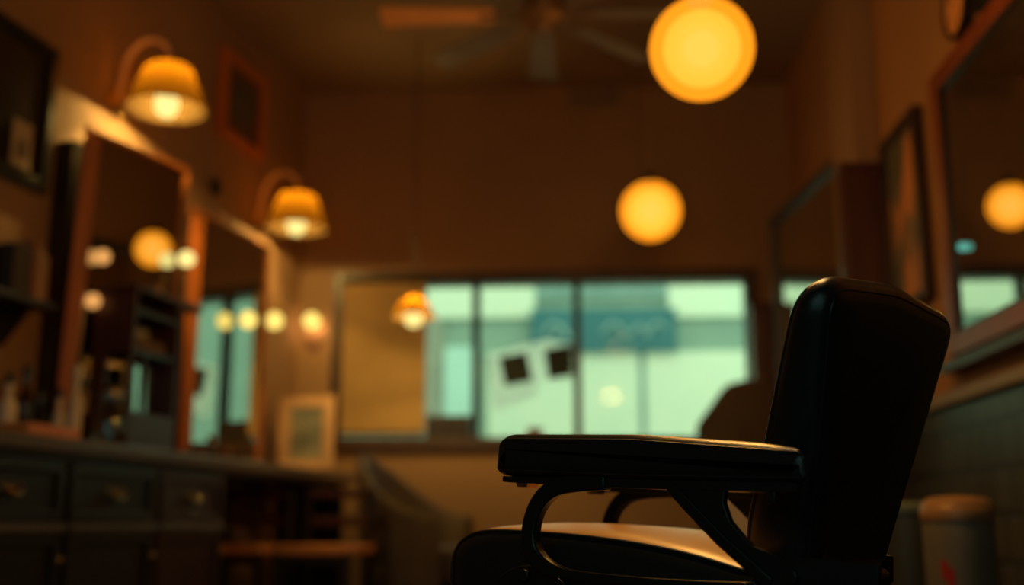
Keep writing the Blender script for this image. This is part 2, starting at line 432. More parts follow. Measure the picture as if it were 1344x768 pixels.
# armrests, supports, brackets on both sides
padp = rounded([V((.463, .760)), V((.456, .8225)), (V((.20, .8085))), V((-.080, .7785)), V((-.078, .7315)), V((.20, .7435))], [.012, .026, .3, .022, .012, .3], 7)
pd = []
for i, p in enumerate(padp):
    q = padp[(i + 1) % len(padp)]; n = max(1, int((q - p).length / .02))
    for k in range(n): pd.append(p.lerp(q, k / n))
def arm(side, shift_pad, shift_loop):
    def fn_pad(a, b, d):
        if a < 0: a += min(1, -a / .06) * max(0, d + .125) * 1.15      # rear end cut back on the inside
        return cl(a + shift_pad, b, d if side == 0 else .20 - d)
    def fn(a, b, d): return cl(a + shift_pad, b, d if side == 0 else .20 - d)
    def fnl(a, b, d): return cl(a + shift_loop, b, d if side == 0 else .20 - d)
    lev = [(-.1305, .024), (-.130, .016), (-.128, .009), (-.124, .004), (-.118, .001), (-.110, -.0012), (-.095, -.002), (-.079, -.0012), (-.071, .001), (-.065, .004), (-.061, .009), (-.059, .016), (-.0585, .024)]
    b = BM(); cushion(b, pd, lev, fn_pad); pad = P('armrest', b, M_LEATHER)
    b = BM(); rp = [fn_pad(p.x, p.y, -.1272) for p in inset(pd, .0075)]; tube(b, rp + [rp[0]], .0016, 6); P('piping', b, M_STITCH, pad)
    b = BM(); prism(b, rounded([V((.452, .757)), V((.452, .748)), V((.425, .7455)), (V((.18, .731))), V((-.062, .722)), V((-.062, .734))], .002, 2), -.120, -.068, fn_pad)
    P('mounting_plate', b, M_FRAMEMETAL, pad, bevel=.001)
    b = BM(); prism(b, [V((.405, .7475)), V((.432, .749)), V((.428, .7395)), V((.409, .7385))], -.112, -.085, fn_pad); P('latch', b, M_BRASS, pad, bevel=.001)
    if side == 0:
        b = BM(); prism(b, [V((-.028, .728)), V((-.012, .728)), V((-.012, .708)), V((-.028, .708))], -.118, -.105, fn_pad); P('stop_pin', b, M_FRAMEMETAL, pad, bevel=.002)
    path = [V((p.x, p.y)) for p in smoothpath([(.25, .744, 0), (.305, .7425, 0), (.350, .7355, 0), (.381, .714, 0), (.397, .682, 0), (.398, .652, 0), (.385, .630, 0), (.357, .6155, 0), (.315, .608, 0), (.24, .6035, 0), (.13, .600, 0), (.02, .600, 0)], 8)]
    n = len(path); th = [.027 if i < n * .55 else max(.014, .027 - .013 * (i - n * .55) / (n * .15)) for i in range(n)]
    b = BM(); strap(b, path, th, -.122, -.102, fnl); P('arm_support', b, M_FRAMEMETAL, bevel=.004)
    pl = rounded([V(q) for q in ((.147, .736), (.112, .706), (.066, .665), (.017, .628), (.002, .598), (-.155, .590), (-.158, .634), (-.02, .643), (.012, .653), (.027, .666), (.046, .687), (.054, .710), (.050, .736))], .004, 2)
    b = BM(); prism(b, pl, -.118, -.106, fn); br = P('arm_bracket', b, M_FRAMEMETAL, bevel=.0015)
    b = BM(); strap(b, [V(q) for q in ((.136, .734), (.103, .702), (.058, .661), (.008, .622), (-.012, .606))], .017, -.124, -.118, fn); P('stiffening_rib', b, M_FRAMEMETAL, br, bevel=.002)
    for (bu, bz_) in ((-.044, .616), (.420, .604)):
        b = BM()
        c = [V((bu + .010 * cos(2 * pi * k / 16), bz_ + .010 * sin(2 * pi * k / 16))) for k in range(16)]
        prism(b, c, -.127 if bu < 0 else -.108, -.112 if bu < 0 else -.095, fn); P('bolt', b, M_FRAMEMETAL, br, bevel=.002)
    b = BM(); c = [V((.415 + .108 * cos(2 * pi * k / 48), .512 + .108 * sin(2 * pi * k / 48))) for k in range(48)]
    prism(b, c, -.101, -.090, fn); P('pivot_plate', b, M_FRAMEMETAL, bevel=.003)
arm(0, 0, 0); arm(1, .165, .165)
bm = BM(); tube(bm, [cl(-.06, .606, -.105), cl(-.06, .606, .11)], .016, 16); P('hinge_bar', bm, M_FRAMEMETAL)
bm = BM(); prism(bm, rounded([V((.0, -.05)), V((.50, -.05)), V((.50, .31)), V((.0, .31))], .04, 4), .465, .515, lambda a, b, d: cl(a, d, b)); P('seat_pan', bm, M_FRAMEMETAL, bevel=.01)
bm = BM(); lathe(bm, [(0, .465), (.14, .465), (.12, .43), (.055, .41), (.052, .10), (.075, .07), (0, .07)], (0, 0, DZ + .02), 32); P('pedestal', bm, M_STEEL)
bm = BM(); lathe(bm, [(0, .075), (.10, .07), (.25, .035), (.29, .018), (.29, 0), (0, 0)], (0, 0, 0), 48); P('base', bm, M_STEEL)
bm = BM(); tube(bm, smoothpath([cl(.50, .50, .03), cl(.62, .40, .03), cl(.70, .28, .03), cl(.80, .25, .03)], 6), .012, 10); tube(bm, smoothpath([cl(.50, .50, .23), cl(.62, .40, .23), cl(.70, .28, .23), cl(.80, .25, .23)], 6), .012, 10)
box(bm, .47, .60, -.14, .14, .165, .18); P('footrest', bm, M_STEEL, bevel=.003)

# ================================================================== LEFT WALL
def lbox(b, x0, x1, y0, y1, z0, z1): return box(b, x0, x1, y0, y1, z0, z1, LM)
CZ = .92; CD = .54
# drawer units under the counter
units = [(3.56, 4.215), (4.225, 4.875), (4.885, 5.50)]
ulab = ['dark wooden drawer cabinet under the counter, leftmost of the row of three',
        'dark wooden drawer cabinet under the counter, middle one of the row of three',
        'reddish wooden drawer cabinet under the counter, beside the open knee space']
umat = [wood('near black cabinet wood', (.012, .007, .005), (.007, .004, .004), .4), wood('dark brown cabinet wood', (.015, .008, .005), (.009, .005, .004), .4), wood('dark red cabinet wood', (.042, .010, .006), (.026, .007, .005), .4)]
for (s0, s1), lab, m in zip(units, ulab, umat):
    t = lthing('drawer_cabinet', lab, 'cabinet', (.25, (s0 + s1) / 2, 0), 'drawer cabinets under the counter')
    b = BM(); lbox(b, .01, CD - .06, s0, s1, .0, CZ - .0755); obj('carcass', b, m, t, smooth=False, bevel=.003)
    b = BM(); lbox(b, CD - .058, CD - .012, s0 + .012, s1 - .012, .577, .607); obj('mid_rail', b, mat('rail edge painted as lit', (.10, .085, .07), .5), t, smooth=False, bevel=.004)  # rail coloured paler to imitate light catching its edge
    for (z0, z1, nm) in ((.61, CZ - .085, 'drawer'), (.08, .575, 'door')):
        b = BM(); w = .045
        lbox(b, CD - .058, CD - .042, s0 + .015, s1 - .015, z0, z1)
        lbox(b, CD - .042, CD - .026, s0 + .015, s0 + .015 + w, z0, z1); lbox(b, CD - .042, CD - .026, s1 - .015 - w, s1 - .015, z0, z1)
        lbox(b, CD - .042, CD - .026, s0 + .015 + w, s1 - .015 - w, z0, z0 + w); lbox(b, CD - .042, CD - .026, s0 + .015 + w, s1 - .015 - w, z1 - w, z1)
        dr = obj(nm, b, m, t, smooth=False, bevel=.003)
        sm = (s0 + s1) / 2; zm = (z0 + z1) / 2
        b = BM()
        if nm == 'drawer':
            tube(b, [LM @ p for p in smoothpath([(CD - .04, sm - .055, zm + .016), (CD - .02, sm - .045, zm + .006), (CD - .008, sm - .02, zm - .012), (CD - .006, sm, zm - .016), (CD - .008, sm + .02, zm - .012), (CD - .02, sm + .045, zm + .006), (CD - .04, sm + .055, zm + .016)], 5)], .009, 8)
            lbox(b, CD - .043, CD - .034, sm - .065, sm + .065, zm - .002, zm + .024)
            obj('handle', b, M_BRASS, dr)
        else:
            ball(b, .016, LM @ V((CD - .015, s1 - .045, z1 - .1)), 16, 10); obj('knob', b, M_BRASS, dr)
t = lthing('counter', 'long dark polished wooden counter running along the left wall', 'counter', (.27, 5, CZ - .04))
b = BM(); lbox(b, 0, CD, 3.2, 7.32, CZ - .055, CZ); obj('countertop', b, M_COUNTER, t, smooth=False, bevel=.008)
b = BM(); lbox(b, .02, CD - .03, 3.2, 7.2, CZ - .075, CZ - .055); obj('apron', b, M_DARKWOOD, t, smooth=False)
t = lthing('counter_support', 'dark wooden end panel holding up the far end of the counter', 'end panel', (.27, 7.17, 0))
b = BM(); lbox(b, .05, CD - .05, 7.14, 7.17, 0, CZ - .0755); lbox(b, .08, CD - .08, 7.12, 7.19, 0, .06); obj('upright', b, M_BLACK, t, smooth=False, bevel=.004)

# framed station mirrors, hung slightly turned to the room
def mirror_box(label, p_near, length, psi, z0, z1, rail, mwood, tilt=0):
    t = lthing('wall_mirror', label, 'mirror', (p_near[0], p_near[1], z0), 'framed mirrors above the counter')
    Mx = LM @ Matrix.Translation((p_near[0], p_near[1], z0)) @ Matrix.Rotation(-psi, 4, 'Z') @ Matrix.Rotation(tilt, 4, 'Y')
    h = z1 - z0; d0 = p_near[0]
    fr = BM()
    for (a, b_, c, d) in ((0, rail, rail, h - rail), (length - rail, length, rail, h - rail), (0, length, 0, rail), (0, length, h - rail, h)):
        o_, i_ = -.022, .022                     # moulding slopes back to its outer edge
        fx = {(0, 0): o_, (1, 0): i_}
        def xx(yv, zv): return o_ if (yv < .001 or yv > length - .001 or zv < .001 or zv > h - .001) else i_
        cs = [(a, c), (b_, c), (b_, d), (a, d)]
        lo = [fr.verts.new(Mx @ V((-.035, yv, zv))) for yv, zv in cs]; hi = [fr.verts.new(Mx @ V((xx(yv, zv), yv, zv))) for yv, zv in cs]
        fr.faces.new(lo[::-1])
        for k in range(4): fr.faces.new((lo[k], lo[(k + 1) % 4], hi[(k + 1) % 4], hi[k]))
        fr.faces.new((hi[0], hi[1], hi[2])); fr.faces.new((hi[0], hi[2], hi[3]))
    obj('frame', fr, mwood, t, smooth=False, bevel=.006)
    g = BM(); box(g, -.008, 0, rail * .6, length - rail * .6, rail * .6, h - rail * .6, Mx); obj('mirror_glass', g, M_MIRROR, t, smooth=False)
    bk = BM()
    # wedge shaped backing box down to the wall
    e = length * cos(psi)
    vs = [(0.002, p_near[1] + .01), (0.002, p_near[1] + e - .02), (d0 + length * sin(psi) - .04, p_near[1] + e - .02), (d0 - .04, p_near[1] + .01)]
    prism(bk, vs, z0 + .02, z1 - .06, lambda a, b_, d: LM @ V((a, b_, d))); obj('backing_box', bk, M_DARKWOOD, t, smooth=False)
    return t, Mx
p = onL(107, 165, .13); q = onL(226, 248, .24)
M1z1 = p.z
m1, MX1 = mirror_box('tall wood framed mirror above the counter, nearer one under the first sconce', (p.x, p.y), .70, radians(11.2), CZ + .001, p.z, .05, M_FRAMEWOOD, radians(2.2))
p = onL(258, 270, .14)
m2, MX2 = mirror_box('tall wood framed mirror above the counter, farther one beside the leaning photo frame', (p.x, p.y), .87, radians(3), CZ + .001, p.z, .055, M_FRAMEWOOD)

# small round bulbs
def round_bulb(name, label, p, axis, r, m, w=0, group='small round bulbs'):
    t = thing(name, label, 'light bulb', p, 0, group)
    b = BM(); ball(b, r, p, 20, 12); obj('bulb', b, m, t)
    b = BM(); tube(b, [V(p) + axis * (r * .8), V(p) + axis * (r + .045)], r * .24, 12); obj('socket', b, M_BRASS, t)
    if w: lamp(V(p) + axis * (r + .012) - V((0, 0, r * .45)), WARM, w, .008)
    return t
pb = onL(360, 421, .11); round_bulb('wall_bulb', 'bare glowing bulb on the left wall just past the far mirror', LM @ pb, -LN, .054, M_BULBSMALL)
pa = onY(409, 421, YFAR - .12); round_bulb('wall_bulb', 'bare glowing bulb on the far wall between corner and window', pa, V((0, 1, 0)), .056, M_BULBSMALL, .8)
pc = onL(326, 420, .24); round_bulb('mirror_bulb', 'glowing bulb on the far side rail of the farther mirror', LM @ pc, -LN, .048, M_BULBSMALL)
for (px, py, lab) in ((135, 337, 'dim amber bulb in front of the nearer mirror, upper of its two'), (122, 395, 'dim amber bulb in front of the nearer mirror, lower of its two')):
    pq = onL(px, py, .215); round_bulb('mirror_bulb', lab, LM @ pq, -LN, .034, M_BULBAMBER)

# sconces
def sconce(label, px, py, wpx):
    w = onL(wpx, py, 0); s = w.y
    d = None
    # shade axis straight out from the wall plate
    best = 1e9
    for k in range(10, 60):
        dd = k * .01
        a = LM @ V((dd, s, 0)); x = (a - CAM); zz = x.dot(_F) ; pxx = 672 + FPX * x.dot(_R) / (V((x.x, x.y, 0)).dot(_F) + (w.z - H) * _F.z)
        if abs(pxx - px) < best: best = abs(pxx - px); d = dd
    c = onL(px, py, d); c.y = s
    t = lthing('wall_sconce', label, 'wall lamp', (0, s, c.z), 'gooseneck wall sconces')
    L = lambda x, z, y=0: LM @ V((x, s + y, c.z + z))
    R0, R1 = .104, .190
    zt_, zb_ = .128, -.088
    b = BM(); prof = [(.030, zt_ + .004), (R0, zt_), (R0 + .012, zt_ - .012), (R1, zb_)]
    cc = L(d, 0)
    lathe(b, prof, cc, 40); obj('lamp_shade', b, M_SHADE, t)
    b = BM(); lathe(b, [(0, .19), (.022, .185), (.034, .165), (.038, zt_), (.03, zt_ - .015), (0, zt_ - .015)], cc, 20); obj('lamp_holder', b, M_BRONZE, t)
    b = BM(); lathe(b, [(0, -.128), (.028, -.121), (.049, -.100), (.058, -.064), (.054, -.025), (.038, .015), (.018, .05), (0, .055)], cc, 24); obj('bulb', b, M_BULB, t)
    b = BM(); tube(b, smoothpath([L(.02, -.02), L(.035, .08), L(.06, .20), L(d * .5, .285), L(d * .86, .265), L(d, .185)], 8), .013, 10); obj('gooseneck_arm', b, M_ARM, t)
    b = BM(); ml = Matrix.Rotation(pi / 2, 4, 'Y')
    lathe(b, [(0, 0), (.060, 0), (.060, .012), (.045, .022), (.02, .03), (0, .03)], (0, 0, 0), 24, LM @ Matrix.Translation((0, s, c.z - .02)) @ ml)
    pl = obj('wall_plate', b, M_BRASS, t)
    b = BM(); ball(b, .018, L(.045, -.05), 14, 8); ball(b, .016, L(.04, -.10), 14, 8); obj('switch_knob', b, M_BRASS, t)
    lamp(L(d, .084), WARM2, 32, .018)
    sd = (cc - CAM).normalized()
    lamp(cc + V((0, 0, -.090)) + sd * .068, WARM2, 20 if wpx < 200 else 13, .012)
    return s, d, c
S1 = sconce('amber shaded gooseneck wall sconce above the nearer mirror, larger in view', 220, 122, 150)
S2 = sconce('amber shaded gooseneck wall sconce above the farther mirror, smaller in view', 390, 283, 335)

# pictures on the left wall
def lpicture(label, s0, s1, z0, z1, d, rail, mf, mart, mat_w=0, group=None, note=None):
    t = lthing('picture_frame', label, 'picture', (0.005, (s0 + s1) / 2, z0), group)
    b = BM()
    lbox(b, .004, d, s0, s0 + rail, z0, z1); lbox(b, .004, d, s1 - rail, s1, z0, z1); lbox(b, .004, d, s0 + rail, s1 - rail, z0, z0 + rail); lbox(b, .004, d, s0 + rail, s1 - rail, z1 - rail, z1)
    obj('frame', b, mf, t, smooth=False, bevel=.005)
    b = BM(); lbox(b, .006, d * .45, s0 + rail * .9, s1 - rail * .9, z0 + rail * .9, z1 - rail * .9); obj('picture', b, mart, t, smooth=False)
    if mat_w:
        b = BM(); lbox(b, d * .45, d * .5, s0 + rail + mat_w, s1 - rail - mat_w, z0 + rail + mat_w, z1 - rail - mat_w); obj('print', b, mat('faded brown print', (.12, .10, .08), .7, (.05, .045, .04), scale=9), t, smooth=False)
    return t
M_DARKART = mat('dark brown photograph', (.050, .030, .018), .65, (.018, .013, .010), scale=4, spec=.1)
a = onL(75, 68, .03); c = onL(70, 262, .03); z0 = c.z
lpicture('large black framed picture high on the left wall with a note tucked in', 4.02, a.y, z0, a.z, .05, .055, M_BLACK, M_DARKART)
n0 = onL(18, 232, .055); n1 = onL(37, 178, .055)
t = lthing('paper_note', 'small pale note tucked into corner of the big black picture frame', 'note', (.055, n0.y, z0 + .06))
b = BM(); lbox(b, .051, .054, n0.y - .03, n1.y + .03, z0 + .062, z0 + .062 + .20); obj('note_sheet', b, mat('tan paper', (.42, .28, .18), .8), t, smooth=False)
b = BM(); lbox(b, .054, .0555, n0.y + .0, n1.y - .0, z0 + .10, z0 + .18); obj('note_print', b, mat('grey print', (.18, .12, .08), .8), t, smooth=False)
a = onL(288, 60, 0); c = onL(338, 210, 0)
zb_ = onL(288, 178, 0).z
lpicture('red-brown framed picture high on the left wall between the two sconces', a.y, c.y, min(zb_, c.z), min(a.z, ZC - .08), .05, .055, M_FRAMEWOOD, mat('sepia picture', (.13, .07, .04), .6, (.08, .045, .03), scale=5), .11)
# small thermostat-like dark plate
a = onL(281, 246, 0); t = lthing('wall_plate_box', 'small dark round box on the left wall between the mirrors', 'wall box', (0, a.y, a.z))
b = BM(); lathe(b, [(0, 0), (.05, 0), (.05, .025), (.04, .035), (0, .035)], (0, 0, 0), 24, LM @ Matrix.Translation((0.001, a.y, a.z)) @ Matrix.Rotation(pi / 2, 4, 'Y')); obj('cover', b, M_BLACK, t)

# shelf with bottles and books
SH = onL(75, 400, .20)
t = lthing('wall_shelf', 'dark wall shelf of bottles and books on the left wall', 'shelf', (.1, 4.3, SH.z))
b = BM(); lbox(b, .002, .20, 3.7, SH.y, SH.z - .03, SH.z); obj('board', b, M_DARKWOOD, t, smooth=False, bevel=.003)
for s in (3.95, SH.y - .12):
    b = BM(); prism(b, [(.004, SH.z - .03), (.16, SH.z - .03), (.03, SH.z - .19), (.004, SH.z - .19)], s, s + .02, lambda a_, z_, y_: LM @ V((a_, y_, z_))); obj('bracket', b, M_DARKWOOD, t, smooth=False)
bkm = [mat('rust book cover', (.30, .10, .05), .7), mat('cream book cover', (.45, .28, .17), .7), mat('tan book cover', (.36, .18, .09), .7), mat('dark book cover', (.05, .035, .03), .7)]
s = SH.y - .06
for i, (m, w, h, lab) in enumerate(((2, .03, .19, 'tan book standing at the far end of the wall shelf'), (1, .035, .21, 'cream book second from the far end of the wall shelf'), (0, .03, .24, 'rust red book leaning on the wall shelf beside the cream one'), (3, .12, .20, 'thick dark box file on the wall shelf beside the rust book'))):
    t = lthing('book', lab, 'book', (.11, s - w / 2, SH.z + .001), 'books on the wall shelf')
    if i == 3: t['category'] = 'box file'; t.name = 'box_file'; del t['group']
    b = BM(); lbox(b, .03, .19, s - w, s, SH.z + .001, SH.z + h); obj('cover', b, bkm[m], t, smooth=False, bevel=.002)
    b = BM(); lbox(b, .035, .186, s - w + .003, s - .003, SH.z + h - .002, SH.z + h + .001); obj('pages', b, M_PAPER, t, smooth=False)
    s -= w + .004

def bottle(name, label, cat, p, r, h, m, neck=.4, cap=None, group=None, frame=LM):
    t = thing(name, label, cat, frame @ V(p), 0, group)
    c = frame @ V(p)
    b = BM(); lathe(b, [(0, 0), (r * .95, 0), (r, .01), (r, h * .58), (r * .9, h * .66), (r * neck, h * .76), (r * neck, h * .95), (r * neck * 1.2, h * .95), (r * neck * 1.2, h), (0, h)], c, 24); obj('glass', b, m, t)
    if cap:
        b = BM(); lathe(b, [(0, h + .045), (r * neck, h + .042), (r * neck * 1.35, h + .02), (r * neck * 1.35, h + .0005), (0, h + .0005)], c, 16); obj('stopper', b, cap, t)
    return t
for (ds, r, h, m, lab) in ((-.33, .035, .26, M_AMBER, 'brown glass bottle on the wall shelf beside the box file'), (-.44, .03, .30, M_BOTTLE, 'clear glass bottle on the wall shelf, between two brown ones'), (-.55, .035, .24, M_AMBER, 'brown glass bottle on the wall shelf nearest the picture edge')):
    bottle('bottle', lab, 'bottle', (.11, SH.y + ds, SH.z + .001), r, h, m, .4, M_BRASS, 'bottles on the wall shelf')
for (px, d, r, h, m, lab) in ((8, .20, .035, .22, M_CREAM, 'cream lotion bottle on the counter below the wall shelf'), (30, .18, .033, .27, M_AMBER, 'tall brown glass bottle on the counter below the wall shelf'), (50, .17, .033, .18, M_AMBER, 'short brown glass bottle on the counter below the wall shelf'), (76, .20, .026, .20, M_CREAM, 'slim cream bottle on the counter beside the nearer mirror')):
    q = onL(px, 560, d); bottle('bottle', lab, 'bottle', (d, q.y, CZ + .001), r, h, m, .45, M_BLACK, 'bottles on the counter')
q0 = onL(22, 553, .44); q1 = onL(92, 553, .44)
t = lthing('wooden_tray', 'flat honey wood tray at the near end of the counter', 'tray', (.4, (q0.y + q1.y) / 2, CZ + .001))
b = BM(); lbox(b, .33, .49, q0.y, q1.y, CZ + .001, CZ + .012); obj('tray_floor', b, M_ORANGEWOOD, t, smooth=False, bevel=.002)
b = BM()
for a_ in ((.33, .345, q0.y, q1.y), (.475, .49, q0.y, q1.y), (.345, .475, q0.y, q0.y + .015), (.345, .475, q1.y - .015, q1.y)): lbox(b, *a_, CZ + .012, CZ + .045)
obj('tray_rim', b, M_ORANGEWOOD, t, smooth=False, bevel=.003)
q = onL(94, 553, .40); bottle('spray_bottle', 'slim cream bottle standing by itself beside the wooden tray', 'bottle', (.37, q.y + .06, CZ + .001), .03, .27, M_CREAM, .5, M_CREAM)
q = onL(140, 560, .44); bottle('glass_jar', 'clear glass jar with ball stopper on the counter before the cabinet', 'jar', (.45, q.y, CZ + .001), .062, .20, M_BOTTLE, .62, M_STEEL)

# small open cabinet standing on the counter
a = onL(180, 373, .40); ca0 = onL(130, 375, .22)
s0 = a.y; s1 = onL(240, 380, .40).y; zc = a.z
x0, x1 = .20, .40
t = lthing('shelf_cabinet', 'small maroon open shelf cabinet standing on the counter before the mirror', 'cabinet', (.3, (s0 + s1) / 2, CZ))
b = BM()
zl = CZ + .425
lbox(b, x0, x1, s0, s0 + .02, zl, zc - .025)
lbox(b, x0, x0 + .075, s0, s0 + .02, CZ + .165, zl); lbox(b, x1 - .02, x1, s0, s0 + .02, CZ + .165, zl)
obj('side_panel', b, M_MAROON, t, smooth=False, bevel=.002)
b = BM(); lbox(b, x0, x1, s1 - .02, s1, CZ + .165, zc - .025); obj('side_panel', b, M_MAROON, t, smooth=False, bevel=.002)
b = BM(); lbox(b, x0, x1, s0, s1, CZ, CZ + .165); obj('plinth', b, M_MAROON, t, smooth=False, bevel=.003)
b = BM(); lbox(b, x0 - .01, x1 + .015, s0 - .015, s1 + .19, zc - .025, zc); obj('top', b, M_MAROON, t, smooth=False, bevel=.004)
for z in (zl, (zl + zc) / 2 + .03):
    b = BM(); lbox(b, x0, x1 - .01, s0 + .02, s1 - .02, z, z + .018); obj('shelf', b, M_DARKWOOD, t, smooth=False)
b = BM(); lbox(b, x0, x0 + .012, s0 + .02, s1 - .02, zl, zc - .025); obj('back_panel', b, M_DARKWOOD, t, smooth=False)
b = BM(); lbox(b, x1 - .02, x1, s0 + .10, s0 + .12, CZ + .165, zl); obj('post', b, M_MAROON, t, smooth=False)
# things in it
t = lthing('towel', 'folded tan towel on the middle shelf of the small cabinet', 'towel', (.3, s0 + .2, zl + .02))
b = BM(); lbox(b, x0 + .03, x1 - .03, s0 + .06, s1 - .06, zl + .0185, zl + .085); obj('folded_cloth', b, mat('tan towel', (.20, .12, .07), .9, bump=.4, bscale=150), t, bevel=.02)
# small mirror added in the open bottom to bring in teal window light
pm = LM @ onL(186, 508, .31); tgt = V((.75, YFAR, 1.72))
nrm = ((CAM - pm).normalized() + (tgt - pm).normalized()).normalized()
Mm = Matrix.Translation(pm) @ nrm.to_track_quat('X', 'Z').to_matrix().to_4x4()
t = thing('added_mirror', 'small mirror added in the open bottom of the small cabinet to reflect the window', 'mirror', (pm.x, pm.y, CZ + .166))
hm = pm.z - CZ - .174
b = BM(); box(b, -.008, -.001, -.066, .066, -hm, .095, Mm); obj('frame', b, M_DARKWOOD, t, smooth=False, bevel=.002)  # frame of the added mirror
b = BM(); box(b, -.001, .001, -.058, .058, -hm + .010, .088, Mm); obj('mirror_glass', b, M_MIRROR, t, smooth=False)  # glass of the added mirror
# lamp on cabinet
q = onL(245, 340, .35)
ls = min(q.y, s1 + .13)
t = lthing('table_lamp', 'small brass lamp with bare glowing bulb on top of the small cabinet', 'lamp', (.35, ls, zc))
c = LM @ V((.35, ls, zc)); hb = q.z - zc
b = BM(); lathe(b, [(0, 0), (.05, 0), (.048, .012), (.02, .022), (.012, .03), (.011, hb - .03), (0, hb - .03)], c, 20); obj('base', b, M_BRASS, t)
b = BM(); ball(b, .040, c + V((0, 0, hb)), 20, 12); obj('bulb', b, M_BULB, t)
lamp(c + LE * .06 + V((0, 0, hb)), WARM, .8, .01)
q = onL(222, 375, .30)
for k, (ds, r, h, lab) in enumerate(((-.15, .03, .07, 'small amber tin on the small cabinet top, left of the lamp'), (.075, .022, .06, 'small amber tin on the small cabinet top, behind the lamp'))):
    t = lthing('tin', lab, 'tin', (.3, ls + ds, zc), 'tins on the cabinet top'); c = LM @ V((.29, ls + ds, zc + .0005))
    b = BM(); lathe(b, [(0, 0), (r, 0), (r, h * .7), (0, h * .7)], c, 20); obj('can', b, M_BRASS, t)
    b = BM(); lathe(b, [(0, h * .7), (r * 1.06, h * .7), (r * 1.06, h), (0, h)], c, 20); obj('lid', b, M_BRONZE, t)

# shaving bowls and brush beside far mirror
for (px, r, h, lab) in ((262, .05, .075, 'brown shaving bowl on the counter below the farther mirror, nearer one'), (292, .055, .065, 'brown shaving bowl on the counter below the farther mirror, farther one')):
    q = onL(px, 575, .36); t = lthing('shaving_bowl', lab, 'bowl', (.36, q.y, CZ), 'shaving bowls on the counter'); c = LM @ V((.36, q.y, CZ + .0005))
    b = BM(); lathe(b, [(0, 0), (r * .6, 0), (r * .65, .008), (r, h * .6), (r, h), (r * .92, h), (r * .9, h * .6), (r * .5, .015), (0, .012)], c, 28); obj('bowl', b, mat('brown glazed bowl', (.22, .10, .05), .35), t)
q = onL(278, 570, .42); t = lthing('shaving_brush', 'shaving brush standing on the counter between the two bowls', 'brush', (.42, q.y, CZ)); c = LM @ V((.42, q.y, CZ + .0005))
b = BM(); lathe(b, [(0, 0), (.018, 0), (.02, .01), (.012, .03), (.016, .05), (.012, .058), (0, .058)], c, 18); obj('handle', b, M_BLACK, t)
b = BM(); lathe(b, [(.011, .058), (.02, .09), (.022, .105), (.012, .115), (0, .117)], c, 18); obj('bristles', b, mat('badger hair', (.35, .25, .16), .9), t)
# leaning photo frame at the far end of counter
fp = onL(401, 606, .34)
yy = (LM @ V((.36, 6.98, 0))).y
c0 = onY(401, 604, yy); wpx = 74 * (yy) / FPX; hpx = 100 * yy / FPX
t = thing('photo_frame', 'cream framed photo leaning on the far end of the counter', 'picture', (c0.x, yy, CZ))
Mx = Matrix.Translation((c0.x, yy, CZ + .012)) @ Matrix.Rotation(radians(-9), 4, 'X') @ Matrix.Rotation(radians(-2.5), 4, 'Y')
M_PFR = mat('pale peach wood frame', (.62, .36, .20), .55, (.55, .31, .17), scale=10, stretch=(1, 1, 6))
b = BM(); r_ = wpx * .2
for a_ in ((-wpx / 2, -wpx / 2 + r_, 0, hpx), (wpx / 2 - r_, wpx / 2, 0, hpx), (-wpx / 2 + r_, wpx / 2 - r_, 0, r_), (-wpx / 2 + r_, wpx / 2 - r_, hpx - r_, hpx)): box(b, a_[0], a_[1], -.012, .012, a_[2], a_[3], Mx)
obj('frame', b, M_PFR, t, smooth=False, bevel=.004)
b = BM(); box(b, -wpx / 2 + r_ * .9, wpx / 2 - r_ * .9, -.004, .006, r_ * .9, hpx - r_ * .9, Mx); obj('photo', b, mat('grey photograph', (.30, .27, .20), .4, (.10, .12, .12), scale=7), t, smooth=False)
b = BM(); box(b, -.02, .02, .012, .02, .02, hpx * .7, Mx); obj('strut', b, M_DARKWOOD, t, smooth=False)

# ================================================================== FURNITURE AT THE BACK
def wooden_chair(label, x, y, rz):
    t = thing('wooden_chair', label, 'chair', (x, y, 0), rz, 'wooden chairs by the counter')
    w = .21; sz = .50
    def Q(nm, b, m, **k): return obj(nm, b, m, t, local=True, smooth=False, **k)
    b = BM(); prism(b, [p for p in rounded([V((-w, -w)), V((w, -w)), V((w, w)), V((-w, w))], .03, 4)], sz - .05, sz, lambda a, c, d: V((a, c, d))); Q('seat', b, M_ORANGEWOOD, bevel=.008)
    for sx in (-1, 1):
        for sy in (-1, 1):
            b = BM(); x_, y_ = sx * (w - .02), sy * (w - .02)
            top = .80 if sy > 0 else sz - .03
            box(b, x_ - .018, x_ + .018, y_ - .018, y_ + .018, 0, top); Q('leg', b, M_DARKWOOD, bevel=.004)
    for z in (.60, .75):
        b = BM(); box(b, -w + .038, w - .038, w - .03, w - .01, z, z + .05); Q('back_rail', b, M_MAROON, bevel=.004)
    for sx in (-1, 1):
        b = BM(); box(b, sx * (w - .02) - .012, sx * (w - .02) + .012, -w + .04, w - .04, .2, .225); Q('stretcher', b, M_DARKWOOD, bevel=.003)
    b = BM(); box(b, -w + .04, w - .04, -w + .008, -w + .028, .40, .46); Q('apron', b, M_DARKWOOD, bevel=.003)
    return t
p1 = onZ(428, 706, .50)
YC = 6.15
c1 = onY(428, 706, YC); c2 = onY(338, 708, YC + .02)
wooden_chair('wooden chair with honey seat at the end of the counter, facing the room', c1.x, YC, -LW)
wooden_chair('wooden chair with honey seat tucked under the counter beside the drawers', c2.x - .10, YC + .07, -LW)

